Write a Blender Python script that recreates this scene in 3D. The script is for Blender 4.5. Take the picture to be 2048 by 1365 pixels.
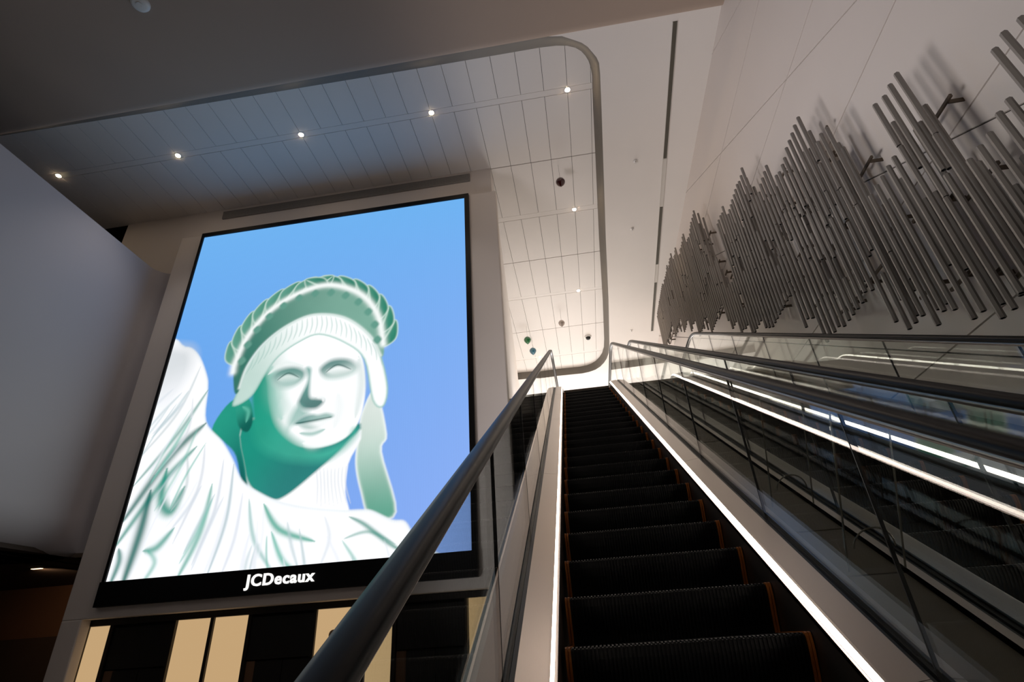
import bpy, bmesh, math, random
import numpy as np
from mathutils import Matrix, Vector
random.seed(7)
for o in list(bpy.data.objects): bpy.data.objects.remove(o, do_unlink=True)
scene = bpy.context.scene
COL = scene.collection

# ------------------------------------------------------------------ camera
cam_d = bpy.data.cameras.new('camera'); cam = bpy.data.objects.new('camera', cam_d); COL.objects.link(cam)
cam_d.sensor_fit = 'HORIZONTAL'; cam_d.sensor_width = 36.0; cam_d.lens = 1073.07/2048*36
cam_d.clip_start = 0.02; cam_d.clip_end = 200
cam.matrix_world = Matrix(((0.9875944, 0.12267696, 0.0980187, 0), (0.14539964, -0.47870593, -0.86585194, 0),
                           (-0.05929795, 0.86936241, -0.49060448, 0), (0, 0, 0, 1)))
scene.camera = cam
# ------------------------------------------------------------------ world, exposure
w = bpy.data.worlds.new('world'); scene.world = w; w.use_nodes = True
w.node_tree.nodes['Background'].inputs[0].default_value = (0.95, 0.88, 0.8, 1)
w.node_tree.nodes['Background'].inputs[1].default_value = 0.012
vs = scene.view_settings
vs.view_transform = 'Standard'; vs.look = 'None'; vs.exposure = 0.0; vs.gamma = 1.0; vs.use_curve_mapping = False
# ------------------------------------------------------------------ large lights (hall and lobby light, plus an added wash on the right wall)
def area(name, loc, target, sx, sy, power, col, spread=180):
    d = bpy.data.lights.new(name, 'AREA'); d.shape = 'RECTANGLE'; d.size = sx; d.size_y = sy; d.energy = power; d.color = col; d.spread = math.radians(spread)
    o = bpy.data.objects.new(name, d); COL.objects.link(o); o.location = loc
    o.rotation_euler = (Vector(target)-Vector(loc)).to_track_quat('-Z', 'Y').to_euler(); return o
def spot(name, loc, target, power, col, angle=70, blend=.6, r=.04):
    d = bpy.data.lights.new(name, 'SPOT'); d.energy = power; d.color = col; d.spot_size = math.radians(angle); d.spot_blend = blend
    d.shadow_soft_size = r
    o = bpy.data.objects.new(name, d); COL.objects.link(o); o.location = loc
    o.rotation_euler = (Vector(target)-Vector(loc)).to_track_quat('-Z', 'Y').to_euler(); return o
WARM = (1.0, .88, .78); NEUT = (1.0, .97, .95)
area('upper_hall_light', (0.6, 24.5, 6.6), (0.6, 17, 9.2), 5.0, 2.6, 350, NEUT)
area('upper_hall_light', (-0.2, 16.5, 5.6), (-0.2, 15.5, 10), 2.4, 5.0, 110, NEUT)
area('lobby_fill_light', (-3.5, -4.5, 9.4), (-3.0, 0.0, -1.7), 6, 3, 50, WARM)
area('lobby_fill_light', (-4.3, 4.6, -.9), (3.6, 6.8, 4.6), 2.4, 2.4, 180, (1.0, .93, .94), 95)  # added unseen light below the view, washes the right wall and tubes
# ------------------------------------------------------------------ helpers
def lin(c):
    return tuple(((v/255)/12.92 if v/255 <= .04045 else ((v/255+.055)/1.055)**2.4) for v in c)
MATS = {}
def mat(name, rgb, rough=.6, metal=0.0, spec=.5, emit=None, estr=1.0, noise=0.0, nscale=6.0, bump=0.0, bscale=40.0, stretch=None, aniso=0.0, coat=0.0):
    m = bpy.data.materials.new(name); m.use_nodes = True; nt = m.node_tree; b = nt.nodes['Principled BSDF']
    c = lin(rgb)
    b.inputs['Base Color'].default_value = (*c, 1); b.inputs['Roughness'].default_value = rough; b.inputs['Metallic'].default_value = metal
    b.inputs['Specular IOR Level'].default_value = spec; b.inputs['Anisotropic'].default_value = aniso; b.inputs['Coat Weight'].default_value = coat
    if emit:
        b.inputs['Emission Color'].default_value = (*lin(emit), 1); b.inputs['Emission Strength'].default_value = estr
    tc = nt.nodes.new('ShaderNodeTexCoord'); mp = nt.nodes.new('ShaderNodeMapping'); nt.links.new(tc.outputs['Object'], mp.inputs[0])
    if stretch: mp.inputs['Scale'].default_value = stretch
    nz = nt.nodes.new('ShaderNodeTexNoise'); nz.inputs['Scale'].default_value = nscale; nz.inputs['Detail'].default_value = 4; nt.links.new(mp.outputs[0], nz.inputs['Vector'])
    if noise > 0:
        mx = nt.nodes.new('ShaderNodeMix'); mx.data_type = 'RGBA'
        mx.inputs['A'].default_value = (*[v*(1-noise) for v in c], 1); mx.inputs['B'].default_value = (*[min(1, v*(1+noise)) for v in c], 1)
        nt.links.new(nz.outputs['Fac'], mx.inputs['Factor']); nt.links.new(mx.outputs['Result'], b.inputs['Base Color'])
    if bump > 0:
        n2 = nt.nodes.new('ShaderNodeTexNoise'); n2.inputs['Scale'].default_value = bscale; nt.links.new(mp.outputs[0], n2.inputs['Vector'])
        bp = nt.nodes.new('ShaderNodeBump'); bp.inputs['Strength'].default_value = bump; bp.inputs['Distance'].default_value = .01
        nt.links.new(n2.outputs['Fac'], bp.inputs['Height']); nt.links.new(bp.outputs[0], b.inputs['Normal'])
    if aniso > 0:
        cv = nt.nodes.new('ShaderNodeCombineXYZ'); cv.inputs[0].default_value = 1.0; nt.links.new(cv.outputs[0], b.inputs['Tangent'])
    MATS[name] = m; return m
def glassmat(name, tint=(.93, .97, .95), f0=.045, rough=0.0, gl=(1, 1, 1)):
    m = bpy.data.materials.new(name); m.use_nodes = True; nt = m.node_tree; nt.nodes.clear()
    out = nt.nodes.new('ShaderNodeOutputMaterial'); mix = nt.nodes.new('ShaderNodeMixShader')
    tr = nt.nodes.new('ShaderNodeBsdfTransparent'); tr.inputs[0].default_value = (*tint, 1)
    g = nt.nodes.new('ShaderNodeBsdfGlossy'); g.inputs['Roughness'].default_value = rough; g.inputs[0].default_value = (*gl, 1)
    geo = nt.nodes.new('ShaderNodeNewGeometry'); dot = nt.nodes.new('ShaderNodeVectorMath'); dot.operation = 'DOT_PRODUCT'
    nt.links.new(geo.outputs['Incoming'], dot.inputs[0]); nt.links.new(geo.outputs['Normal'], dot.inputs[1])
    def M(op, a, bb):
        n = nt.nodes.new('ShaderNodeMath'); n.operation = op
        for i, v in enumerate((a, bb)):
            if v is None: continue
            if isinstance(v, (int, float)): n.inputs[i].default_value = v
            else: nt.links.new(v, n.inputs[i])
        return n.outputs[0]
    a = M('ABSOLUTE', dot.outputs['Value'], None); a = M('SUBTRACT', 1.0, a); a = M('POWER', a, 5.0); a = M('MULTIPLY', a, 1-f0); a = M('ADD', a, f0)
    nt.links.new(a, mix.inputs[0]); nt.links.new(tr.outputs[0], mix.inputs[1]); nt.links.new(g.outputs[0], mix.inputs[2]); nt.links.new(mix.outputs[0], out.inputs[0])
    MATS[name] = m; return m
def emis(name, rgb, s):
    m = bpy.data.materials.new(name); m.use_nodes = True; nt = m.node_tree; nt.nodes.clear()
    out = nt.nodes.new('ShaderNodeOutputMaterial'); e = nt.nodes.new('ShaderNodeEmission'); e.inputs[0].default_value = (*lin(rgb), 1); e.inputs[1].default_value = s
    nt.links.new(e.outputs[0], out.inputs[0]); MATS[name] = m; return m

mat('plaster', (226, 220, 214), .85, noise=.02, nscale=1.2, bump=.05)
mat('plaster_wall', (222, 214, 208), .8, noise=.02, nscale=1.0, bump=.04)
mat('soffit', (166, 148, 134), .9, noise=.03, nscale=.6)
mat('fascia', (182, 178, 182), .85, noise=.02, nscale=.6)
mat('panel_white', (226, 220, 214), .7, noise=.015, nscale=1.5)
mat('strip_grey', (206, 200, 192), .7)
mat('lip', (106, 100, 92), .6, noise=.03)
mat('black', (8, 8, 8), .5)
mat('bezel', (4, 4, 5), .5, spec=.2)
mat('slot_dark', (82, 77, 66), .6)
mat('gap', (36, 33, 30), .9)
mat('wallpanel', (218, 208, 201), .62, noise=.02, nscale=1.5, bump=.03)
mat('tube_metal', (142, 136, 131), .42, metal=.35, noise=.14, nscale=5, stretch=(1, 1, .05))
mat('tube_dark', (12, 12, 12), .9)
mat('bracket', (96, 84, 72), .5, metal=.6, noise=.1)
mat('steel', (176, 166, 159), .33, metal=1.0, noise=.05, nscale=30, stretch=(40, 1, 1), aniso=.6)
mat('steel_dark', (92, 85, 77), .42, metal=1.0, noise=.06, nscale=30, stretch=(40, 1, 1))
mat('cover_metal', (104, 94, 80), .5, metal=.5, noise=.08, nscale=8)
mat('guide', (120, 116, 112), .3, metal=1.0)
mat('chrome', (215, 215, 215), .12, metal=1.0)
mat('rubber', (9, 9, 10), .4, spec=.12, noise=.2, nscale=20)
mat('step_black', (6, 6, 6), .5, spec=.32, noise=.15, nscale=12)
mat('skirt', (34, 30, 27), .35, spec=.5)
mat('orange', (168, 96, 28), .5, noise=.15, nscale=30)
mat('edge_clear', (120, 115, 104), .2, spec=.8, metal=.3)
mat('channel', (24, 22, 20), .4)
mat('floor_stone', (120, 112, 104), .35, noise=.1, nscale=3)
mat('floor_light', (190, 182, 172), .4, noise=.06, nscale=3)
mat('dark_wall', (62, 50, 42), .7, noise=.15, nscale=2)
mat('brown_wall', (120, 88, 64), .7, noise=.1, nscale=1)
mat('shop_frame', (44, 40, 35), .45, metal=.3, noise=.1)
mat('shop_dark', (26, 24, 21), .4, noise=.2, nscale=2)
mat('vent_grey', (150, 146, 142), .6)
mat('sign_grey', (150, 128, 100), .6, noise=.25, nscale=9)
mat('white_plastic', (214, 210, 205), .4)
mat('red_glass', (58, 14, 10), .08, spec=.8, coat=.6, noise=.1)
mat('green_glass', (14, 104, 52), .06, spec=.8, coat=.8, noise=.25, nscale=14)
mat('blue_glass', (48, 108, 128), .06, spec=.8, coat=.8, noise=.25, nscale=14)
mat('clear_glass', (178, 166, 158), .05, spec=.8, coat=.8, metal=.4, noise=.25, nscale=16)
emis('led', (255, 238, 224), 9)
emis('lamp', (255, 222, 180), 300)
emis('lit_cream', (226, 188, 138), .72)
emis('letter', (250, 248, 244), 1.1)
emis('lobby_lamp', (255, 214, 170), 3)
glassmat('glass', tint=(.955, .98, .968))
glassmat('acrylic', tint=(.985, .99, .985), f0=.05)

def link(name, me, m=None, parent=None, **props):
    o = bpy.data.objects.new(name, me); COL.objects.link(o)
    if m:
        for mm in (m if isinstance(m, (list, tuple)) else [m]): me.materials.append(MATS[mm])
    if parent: o.parent = parent
    for k, v in props.items(): o[k] = v
    return o
def pym(name, v, f, smooth=False):
    me = bpy.data.meshes.new(name); me.from_pydata([tuple(p) for p in v], [], f)
    if smooth: me.polygons.foreach_set('use_smooth', [True]*len(me.polygons))
    me.update(); return me
class MB:
    def __init__(s): s.v = []; s.f = []
    def box(s, a, b):
        (x0, y0, z0), (x1, y1, z1) = a, b; n = len(s.v)
        s.v += [(x0,y0,z0),(x1,y0,z0),(x1,y1,z0),(x0,y1,z0),(x0,y0,z1),(x1,y0,z1),(x1,y1,z1),(x0,y1,z1)]
        s.f += [tuple(n+i for i in q) for q in ((0,3,2,1),(4,5,6,7),(0,1,5,4),(1,2,6,5),(2,3,7,6),(3,0,4,7))]; return s
    def prism(s, poly, axis, a, b):      # poly in the two other axes, extruded a..b along axis
        n = len(s.v); k = len(poly)
        for h in (a, b):
            for p, q in poly: s.v.append({'x': (h,p,q), 'y': (p,h,q), 'z': (p,q,h)}[axis])
        s.f += [tuple(n+i for i in range(k)), tuple(n+k+i for i in reversed(range(k)))]
        s.f += [(n+i, n+(i+1)%k, n+k+(i+1)%k, n+k+i) for i in range(k)]; return s
    def cyl(s, c, r, z0, z1, seg=16, r2=None):
        r2 = r if r2 is None else r2; n = len(s.v)
        for z, rr in ((z0, r), (z1, r2)):
            for i in range(seg): a = 2*math.pi*i/seg; s.v.append((c[0]+rr*math.cos(a), c[1]+rr*math.sin(a), z))
        s.f += [tuple(n+i for i in reversed(range(seg))), tuple(n+seg+i for i in range(seg))]
        s.f += [(n+i, n+(i+1)%seg, n+seg+(i+1)%seg, n+seg+i) for i in range(seg)]; return s
    def lathe(s, prof, seg=20):
        n = len(s.v); k = len(prof)
        for r, z in prof:
            for i in range(seg): a = 2*math.pi*i/seg; s.v.append((r*math.cos(a), r*math.sin(a), z))
        for j in range(k-1):
            for i in range(seg): s.f.append((n+j*seg+i, n+j*seg+(i+1)%seg, n+(j+1)*seg+(i+1)%seg, n+(j+1)*seg+i))
        return s
    def build(s, name, m, parent=None, smooth=False, fix=True, **props):
        me = pym(name, s.v, s.f, smooth)
        if fix:
            bm = bmesh.new(); bm.from_mesh(me); bmesh.ops.recalc_face_normals(bm, faces=bm.faces); bm.to_mesh(me); bm.free()
        return link(name, me, m, parent, **props)
def bevel(o, wd=.01, seg=2):
    md = o.modifiers.new('bevel', 'BEVEL'); md.width = wd; md.segments = seg; md.limit_method = 'ANGLE'; return o
def thing(name, label, cat, loc=(0, 0, 0), group=None):
    o = bpy.data.objects.new(name, None); COL.objects.link(o); o.location = loc; o['label'] = label; o['category'] = cat
    if group: o['group'] = group
    return o
def struct(o, label=None):
    o['kind'] = 'structure'
    if label: o['label'] = label
    return o
def copy_tree(o, parent=None):
    c = o.copy(); COL.objects.link(c); c.parent = parent
    for ch in list(o.children): copy_tree(ch, c)
    return c

# ================================================================== SETTING
ZL, ZU, ZC, ZR, XW = -1.70, 4.84, 10.0, 10.3, 3.6
struct(MB().box((-17, -14, ZL-.2), (XW+.3, 34, ZL)).build('floor', 'floor_stone'), 'dark stone floor of the lower lobby')
struct(MB().box((-2.6, 11.12, ZU-.42), (XW, 34, ZU-.02)).build('floor_upper', 'floor_light'), 'pale floor slab of the upper level at the escalator head')
struct(MB().box((-17, -14.3, ZL), (XW+.3, -14, 10.5)).build('wall_back', 'plaster_wall'), 'plain wall behind the lobby')
struct(MB().box((-17.3, -14, ZL), (-17, 34, 10.6)).build('wall_left', 'plaster_wall'), 'far left lobby wall')
struct(MB().box((-17, 34, ZL), (XW+.3, 34.3, 10.6)).build('wall_far', 'plaster_wall'), 'white wall at the far end of the upper hall')
struct(MB().box((-1.25, 11.5, ZL), (XW, 11.7, ZU-.42)).build('wall_under', 'dark_wall'), 'dark wall below the upper floor edge')

# recessed ceiling: backing slab and separate panels with open joints
rc = MB().box((-16.9, 5.2, ZR+.06), (3.2, 23.5, ZR+.2)).build('ceiling_recess', 'gap'); struct(rc, 'raised ceiling recess lined with narrow white panels')
xs = [.71+.5033*k for k in range(-34, 4)]
rows = [(6.1, 7.51), (7.66, 9.42), (9.44, 11.22), (11.40, 13.29), (13.31, 15.22), (15.37, 17.6), (17.62, 19.75), (19.9, 22.6)]
g = .0045
pm_cache = {}
for (y0, y1) in rows:
    for x0 in xs:
        x1 = x0+.5033
        if y0 > 9.43 and (x0 < -3.0): continue
        if x0 > 1.8: continue
        key = (y0, y1)
        if key not in pm_cache:
            me = MB().box((g, 0, 0), (.5033-g, (y1-y0)-g, .05)); pm_cache[key] = pym('ceiling_panel', me.v, me.f); pm_cache[key].materials.append(MATS['panel_white'])
        o = bpy.data.objects.new('ceiling_panel', pm_cache[key]); COL.objects.link(o); o.location = (x0, y0+g/2, ZR); o.parent = rc
for (y0, y1, xa) in ((7.51, 7.66, -16.4), (11.22, 11.40, -3), (15.22, 15.37, -3), (19.75, 19.9, -3)):
    MB().box((xa, y0+.007, ZR+.004), (2.2, y1-.003, ZR+.05)).build('light_strip_cover', 'panel_white', rc)

# lower ceiling band beside the recess (one polygon) and the rounded lip of the recess
OUT = [(-16.5,6.0),(-11.12,6.05),(-7.79,6.10),(-4.56,6.11),(-1.53,6.12),(.23,6.13),(.65,6.2),(.86,6.31),(1.02,6.40),(1.13,6.50),(1.22,6.63),(1.30,6.75),(1.35,6.88),(1.37,7.12),(1.40,7.99),(1.43,9.11),(1.52,12.43),(1.63,15.64),(1.70,18.9),(1.68,19.6),(1.60,20.1),(1.49,20.45),(1.33,20.78),(1.13,21.02),(.86,21.17),(.56,21.24),(-.47,21.2),(-2.6,21.1)]
INN = [(-16.5,6.33),(-11.63,6.38),(-8.14,6.45),(-4.82,6.5),(-1.62,6.54),(.22,6.55),(.55,6.57),(.76,6.61),(.92,6.68),(1.03,6.77),(1.11,6.88),(1.17,7.0),(1.21,7.14),(1.24,7.35),(1.25,8.2),(1.28,9.34),(1.36,12.76),(1.47,16.06),(1.53,18.9),(1.52,19.6),(1.45,20.1),(1.34,20.45),(1.18,20.78),(1.0,20.98),(.8,21.1),(.5,21.16),(-.47,21.12),(-2.6,21.02)]
v = []; f = []
for i, (a, b) in enumerate(zip(OUT, INN)):
    for k, t in enumerate((0, .15, .5, 1.0)):
        zz = ZC - .012*math.sin(min(1, t*3)*math.pi) + (ZR+.01-ZC)*(t**1.3); v.append((a[0]+(b[0]-a[0])*t, a[1]+(b[1]-a[1])*t, zz))
    if i:
        for k in range(3): f.append(((i-1)*4+k, i*4+k, i*4+k+1, (i-1)*4+k+1))
struct(link('trim_1', pym('trim_1', v, f, True), 'lip'), 'grey rounded lip framing the ceiling recess')
bm = bmesh.new()
poly = OUT[5:] + [(-2.6, 34), (XW, 34), (XW, 6.125)]
fc = bm.faces.new([bm.verts.new((x, y, ZC)) for x, y in poly])
r = bmesh.ops.extrude_face_region(bm, geom=[fc])
for e in r['geom']:
    if isinstance(e, bmesh.types.BMVert): e.co.z += .12
bmesh.ops.triangulate(bm, faces=bm.faces); bmesh.ops.recalc_face_normals(bm, faces=bm.faces)
me = bpy.data.meshes.new('ceiling'); bm.to_mesh(me); bm.free()
struct(link('ceiling', me, 'plaster'), 'smooth white ceiling band between recess and tube wall')
# near soffit with rounded edge
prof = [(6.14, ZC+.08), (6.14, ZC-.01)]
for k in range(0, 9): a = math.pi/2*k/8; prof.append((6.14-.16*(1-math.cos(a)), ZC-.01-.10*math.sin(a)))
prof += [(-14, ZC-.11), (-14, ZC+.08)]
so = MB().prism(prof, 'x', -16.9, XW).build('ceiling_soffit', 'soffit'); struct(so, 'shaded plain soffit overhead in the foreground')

# right wall: backing plus parallelogram panels with recessed joints
wr = MB().box((XW+.03, -14, ZL), (XW+.3, 34, 10.3)).build('wall_right', 'gap'); struct(wr, 'white panelled wall behind the tube sculpture')
K = .57735
zs = [ZL, -.93, .62, 2.18, 3.70, 5.25, 6.82, 8.42, 10.02]
cs = [5.9-2.225*k for k in range(-4, 12)]
jg = .016
def clip_poly(P, ylo, yhi):
    for sgn, lim in ((1, ylo), (-1, -yhi)):
        Q = []
        for i in range(len(P)):
            a, b = P[i], P[(i+1) % len(P)]; da, db = sgn*a[0]-lim, sgn*b[0]-lim
            if da >= 0: Q.append(a)
            if da*db < 0: t = da/(da-db); Q.append((a[0]+(b[0]-a[0])*t, a[1]+(b[1]-a[1])*t))
        P = Q
        if not P: return P
    return P
for i in range(len(zs)-1):
    z0, z1 = zs[i]+jg/2, zs[i+1]-jg/2
    for j in range(len(cs)-1):
        ch, cl = cs[j]-jg*.6, cs[j+1]+jg*.6
        P = clip_poly([((z0-ch)/K, z0), ((z0-cl)/K, z0), ((z1-cl)/K, z1), ((z1-ch)/K, z1)], -13.9, 33.9)
        if len(P) < 3: continue
        MB().prism(P, 'x', XW, XW+.028).build('wall_panel', 'wallpanel', wr)

# screen wall: wall plane, proud surround box, return wall
ws = MB()
ws.box((-9.17, 9.40, .795), (-1.31, 9.8, ZR+.05)); ws.box((-11.1, 9.40, 1.95), (-9.17, 9.8, ZR+.05)); 
struct(ws.build('wall_screen', 'plaster_wall'), 'tall white wall carrying the big screen')
sb = MB()
sb.box((-9.18, 9.2, .79), (-1.19, 9.41, 9.32)).box((-9.18, 9.2, ZL), (-8.79, 9.41, .8)).box((-1.42, 9.2, ZL), (-1.19, 9.41, .8)).box((-1.42, 9.41, ZL), (-1.31, 9.815, .794))
struct(bevel(sb.build('trim_2', 'plaster_wall'), .02), 'white surround framing the big screen')
rw = MB().prism([(-1.32, 9.82), (-2.25, 21.3), (-2.5, 34), (-3.0, 34), (-3.0, 9.82)], 'z', ZL, ZR+.05)
struct(rw.build('wall_return', 'plaster'), 'white return wall running back from the screen')

# left balcony fascia with cove into the screen wall and curved lower edge
plan = [(-9.6, y, 1, 0) for y in (-13.9, -8, -3, 0, 2, 4, 6, 7.5, 8.4, 8.9)]
for k in range(1, 11): a = math.pi/2*k/10; plan.append((-9.2-.4*math.cos(a), 8.98+.42*math.sin(a), math.cos(a), -math.sin(a)))
vp = [(8.37, .5), (8.37, 0)] + [(8.37-5.75*k/12, 0) for k in range(1, 13)] + [(2.62-.68*math.sin(a), .55*(1-math.cos(a))) for a in [math.pi/2*k/8 for k in range(1, 9)]] + [(1.94, 3.0)]
v = []; f = []; nv = len(vp)
for i, (x, y, nx, ny) in enumerate(plan):
    s_ = 1.0 if i < 10 else max(0.0, 1-(i-9)/6)
    for z, off in vp: v.append((x-nx*off*s_ - (0 if off < 2 else (1-nx)*0), y-ny*off*s_, z))
    if i:
        for k in range(nv-1): f.append(((i-1)*nv+k, i*nv+k, i*nv+k+1, (i-1)*nv+k+1))
struct(link('wall_fascia', pym('wall_fascia', v, f, True), 'fascia'), 'large smooth white balcony fascia curving into the screen wall')
md = bpy.data.objects['wall_fascia'].modifiers.new('edges', 'EDGE_SPLIT'); md.split_angle = math.radians(50)
lc = MB().box((-16.9, -13.9, 1.94), (-9.9, 16, 2.1)).build('ceiling_lower', 'dark_wall'); struct(lc, 'low dark soffit under the balcony')
for xx in (-10.45, -11.0): MB().box((xx, -10, 1.925), (xx+.05, 14, 1.945)).build('ceiling_slot', 'black', lc)
struct(MB().box((-16.9, 13.0, .78), (-9.6, 13.2, 1.94)).build('wall_lobby', 'brown_wall'), 'warm brown wall under the balcony')
struct(MB().box((-16.9, 12.6, ZL), (-9.6, 12.75, .78)).build('wall_lobby_base', 'dark_wall'), 'dark lower wall band under the balcony')

# ================================================================== VIDEO WALL
vw = thing('video_wall', 'huge lit video wall showing a pale statue against blue sky', 'screen', (-5.2, 9.2, .96))
def P_(o): o.matrix_parent_inverse = o.parent.matrix_world.inverted() if False else Matrix.Translation(-o.parent.location); return o
NXg, NZg = 470, 560
gx, gz = np.meshgrid(np.linspace(0, 1, NXg), np.linspace(0, 1, NZg))
S = gx.ravel(); Rr = gz.ravel(); ASP = 7.825/6.57
img = np.zeros((S.size, 3))
def L3(c): return np.array(lin(c))
def fbm(x, y, seed, octs=4):
    rng = np.random.RandomState(seed); out = np.zeros_like(x); amp = 1.0
    for o in range(octs):
        n = 4*2**o; gr = rng.rand(n+2, n+2); xi = np.clip(x, 0, .999)*n; yi = np.clip(y, 0, .999)*n
        i = xi.astype(int); j = yi.astype(int); fx = xi-i; fy = yi-j; fx = fx*fx*(3-2*fx); fy = fy*fy*(3-2*fy)
        out += amp*((gr[j, i]*(1-fx)+gr[j, i+1]*fx)*(1-fy)+(gr[j+1, i]*(1-fx)+gr[j+1, i+1]*fx)*fy); amp *= .5
    return out/1.9
t = Rr[:, None]; s_ = S[:, None]
img[:] = L3((106, 170, 230))*(1-t)+L3((96, 148, 226))*t
img[:] = img*(1-.55*s_*t)+L3((160, 182, 240))*(.55*s_*t)
NB = fbm(S, Rr, 3)[:, None]; NF = fbm(S, Rr, 9, 6)[:, None]
def smooth(pts, n=5, closed=True):
    P = np.array(pts, float); m = len(P); out = []
    for i in range(m if closed else m-1):
        if closed: p0, p1, p2, p3 = P[(i-1) % m], P[i], P[(i+1) % m], P[(i+2) % m]
        else: p0, p1, p2, p3 = P[max(i-1, 0)], P[i], P[i+1], P[min(i+2, m-1)]
        for k in range(n):
            u = k/n; out.append(.5*((2*p1)+(-p0+p2)*u+(2*p0-5*p1+4*p2-p3)*u*u+(-p0+3*p1-3*p2+p3)*u**3))
    if not closed: out.append(P[-1])
    return np.array(out)
def segdist(P, idx, closed=True):
    x = S[idx]; y = Rr[idx]*ASP; d = np.full(x.shape, 9.0); ins = np.zeros(x.shape, bool); n = len(P); tt = np.zeros(x.shape)
    for i in range(n if closed else n-1):
        ax, ay = P[i][0], P[i][1]*ASP; bx, by = P[(i+1) % n][0], P[(i+1) % n][1]*ASP
        ex, ey = bx-ax, by-ay; L = ex*ex+ey*ey+1e-12; u = np.clip(((x-ax)*ex+(y-ay)*ey)/L, 0, 1)
        q = np.hypot(x-ax-u*ex, y-ay-u*ey); nearer = q < d; d = np.where(nearer, q, d); tt = np.where(nearer, (i+u)/max(1, n-1), tt)
        if closed:
            c = ((ay > y) != (by > y)); ins ^= c & (x < (bx-ax)*(y-ay)/(by-ay+1e-12)+ax)
    return d, ins, tt
def box_idx(P, pad):
    a = P.min(0)-pad; b = P.max(0)+pad
    return np.nonzero((S > a[0]) & (S < b[0]) & (Rr > a[1]) & (Rr < b[1]))[0]
def fill(pts, c0, c1=None, grad=None, soft=.003, alpha=1.0, tex=.12, edge=None, sm=True):
    P = smooth(pts) if sm else np.array(pts, float); idx = box_idx(P, soft*2+.01)
    d, ins, _ = segdist(P, idx); sd = np.where(ins, d, -d); a = np.clip(sd/soft*.5+.5, 0, 1)[:, None]*alpha
    col = L3(c0)[None, :]*np.ones((len(idx), 1))
    if c1 is not None:
        (ax, ay), (bx, by) = grad; u = ((S[idx]-ax)*(bx-ax)+(Rr[idx]-ay)*(by-ay))/((bx-ax)**2+(by-ay)**2); u = np.clip(u, 0, 1)[:, None]; u = u*u*(3-2*u)
        col = col*(1-u)+L3(c1)*u
    if edge is not None:
        ec, ew = edge; u = np.exp(-(d/ew)**2)[:, None]; col = col*(1-u)+L3(ec)*u
    col = col*(1+tex*((NF[idx]-.5)*1.2+(NB[idx]-.5)))
    img[idx] = img[idx]*(1-a)+col*a
def stroke(pts, wd, c, alpha=.8, taper=True):
    P = smooth(pts, 8, False); idx = box_idx(P, wd*2)
    d, _, tt = segdist(P, idx, False); ww = wd*(np.sin(np.clip(tt, 0.02, .98)*math.pi)**.6 if taper else 1.0)
    a = (np.exp(-(d/ww)**2)*alpha)[:, None]; img[idx] = img[idx]*(1-a)+L3(c)*a
WHT, PALE, TEAL, DTEAL, GREY = (250, 250, 252), (214, 226, 226), (38, 150, 128), (16, 104, 96), (176, 190, 192)
# a generic draped classical bust with a leaf wreath
leafs = []
for k in range(8):
    u = k/7; ang = math.pi*(1.0-.46*u); bx, by = .487+.235*math.cos(ang), .475-.205*math.sin(ang)
    for sg in (-1, 1):
        cx_ = .487+sg*(.487-bx)*-1 if sg > 0 else bx
        cx_ = bx if sg < 0 else .974-bx
        ta = ang-math.radians(62); dx_, dy_ = .10*math.cos(ta), -.10*math.sin(ta)/ASP
        if sg > 0: dx_ = -dx_
        leafs.append(((cx_, by), (cx_+dx_, by+dy_)))
for k, (a, b) in enumerate(leafs):
    a = np.array(a); b = np.array(b); dv = b-a; pv = np.array((-dv[1]*ASP, dv[0]/ASP)); pv = pv/np.hypot(pv[0], pv[1]*ASP)*.032
    fill([a-pv*.5, a+dv*.35-pv*1.15, a+dv*.72-pv*.8, b, a+dv*.72+pv*.8, a+dv*.35+pv*1.15, a+pv*.5], (96, 158, 138), (44, 126, 104), (a-pv*1.1+dv*.4, a+pv*1.1+dv*.4), tex=.2, edge=((196, 220, 208), .004))
    stroke([a, a+dv*.5+pv*.05, b-dv*.06], .004, (188, 214, 200), .8)
fill([(.21,.658),(.251,.588),(.313,.586),(.354,.684),(.362,.767),(.353,.83),(.307,.737),(.258,.695)], TEAL, (20, 96, 92), ((.22,.62), (.36,.8)), tex=.3)
fill([(.68,.66),(.718,.60),(.761,.722),(.749,.764),(.80,.906),(.728,.915),(.695,.853),(.674,.788),(.674,.726)], (206, 216, 210), (92, 160, 138), ((.74,.64), (.72,.93)), tex=.2, edge=((225, 232, 230), .006))
fill([(.325,.64),(.345,.772),(.40,.86),(.524,.90),(.665,.92),(.652,.85),(.653,.786),(.664,.69)], (238, 240, 242), (252, 252, 252), ((.6,.7), (.6,.9)), tex=.06)
for k in range(9): stroke([(.56+.011*k,.79),(.57+.010*k,.83),(.575+.012*k,.88)], .0025, (206, 212, 220), .6)
fill([(.325,.645),(.342,.772),(.385,.829),(.439,.852),(.48,.846),(.545,.806),(.64,.735),(.66,.68)], (30, 140, 122), (44, 126, 122), ((.36,.7), (.5,.82)), tex=.35, soft=.005)
fill([(-.03,.42),(.045,.40),(.10,.43),(.15,.50),(.166,.545),(.185,.634),(.254,.694),(.299,.743),(.341,.798),(.398,.83),(.462,.856),(.549,.876),(.649,.89),(.70,.893),(.731,.897),(.788,.921),(.826,.929),(.853,.972),(.88,1.03),(-.03,1.03)], WHT, (244, 246, 250), ((.3,.7), (.2,1)), tex=.07, edge=((228, 234, 238), .008))
fill([(-.03,.42),(.045,.40),(.085,.43),(.09,.50),(.05,.60),(-.03,.66)], (196, 202, 206), (240, 242, 246), ((.0,.45), (.06,.62)), alpha=.8, tex=.1, soft=.03)
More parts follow.
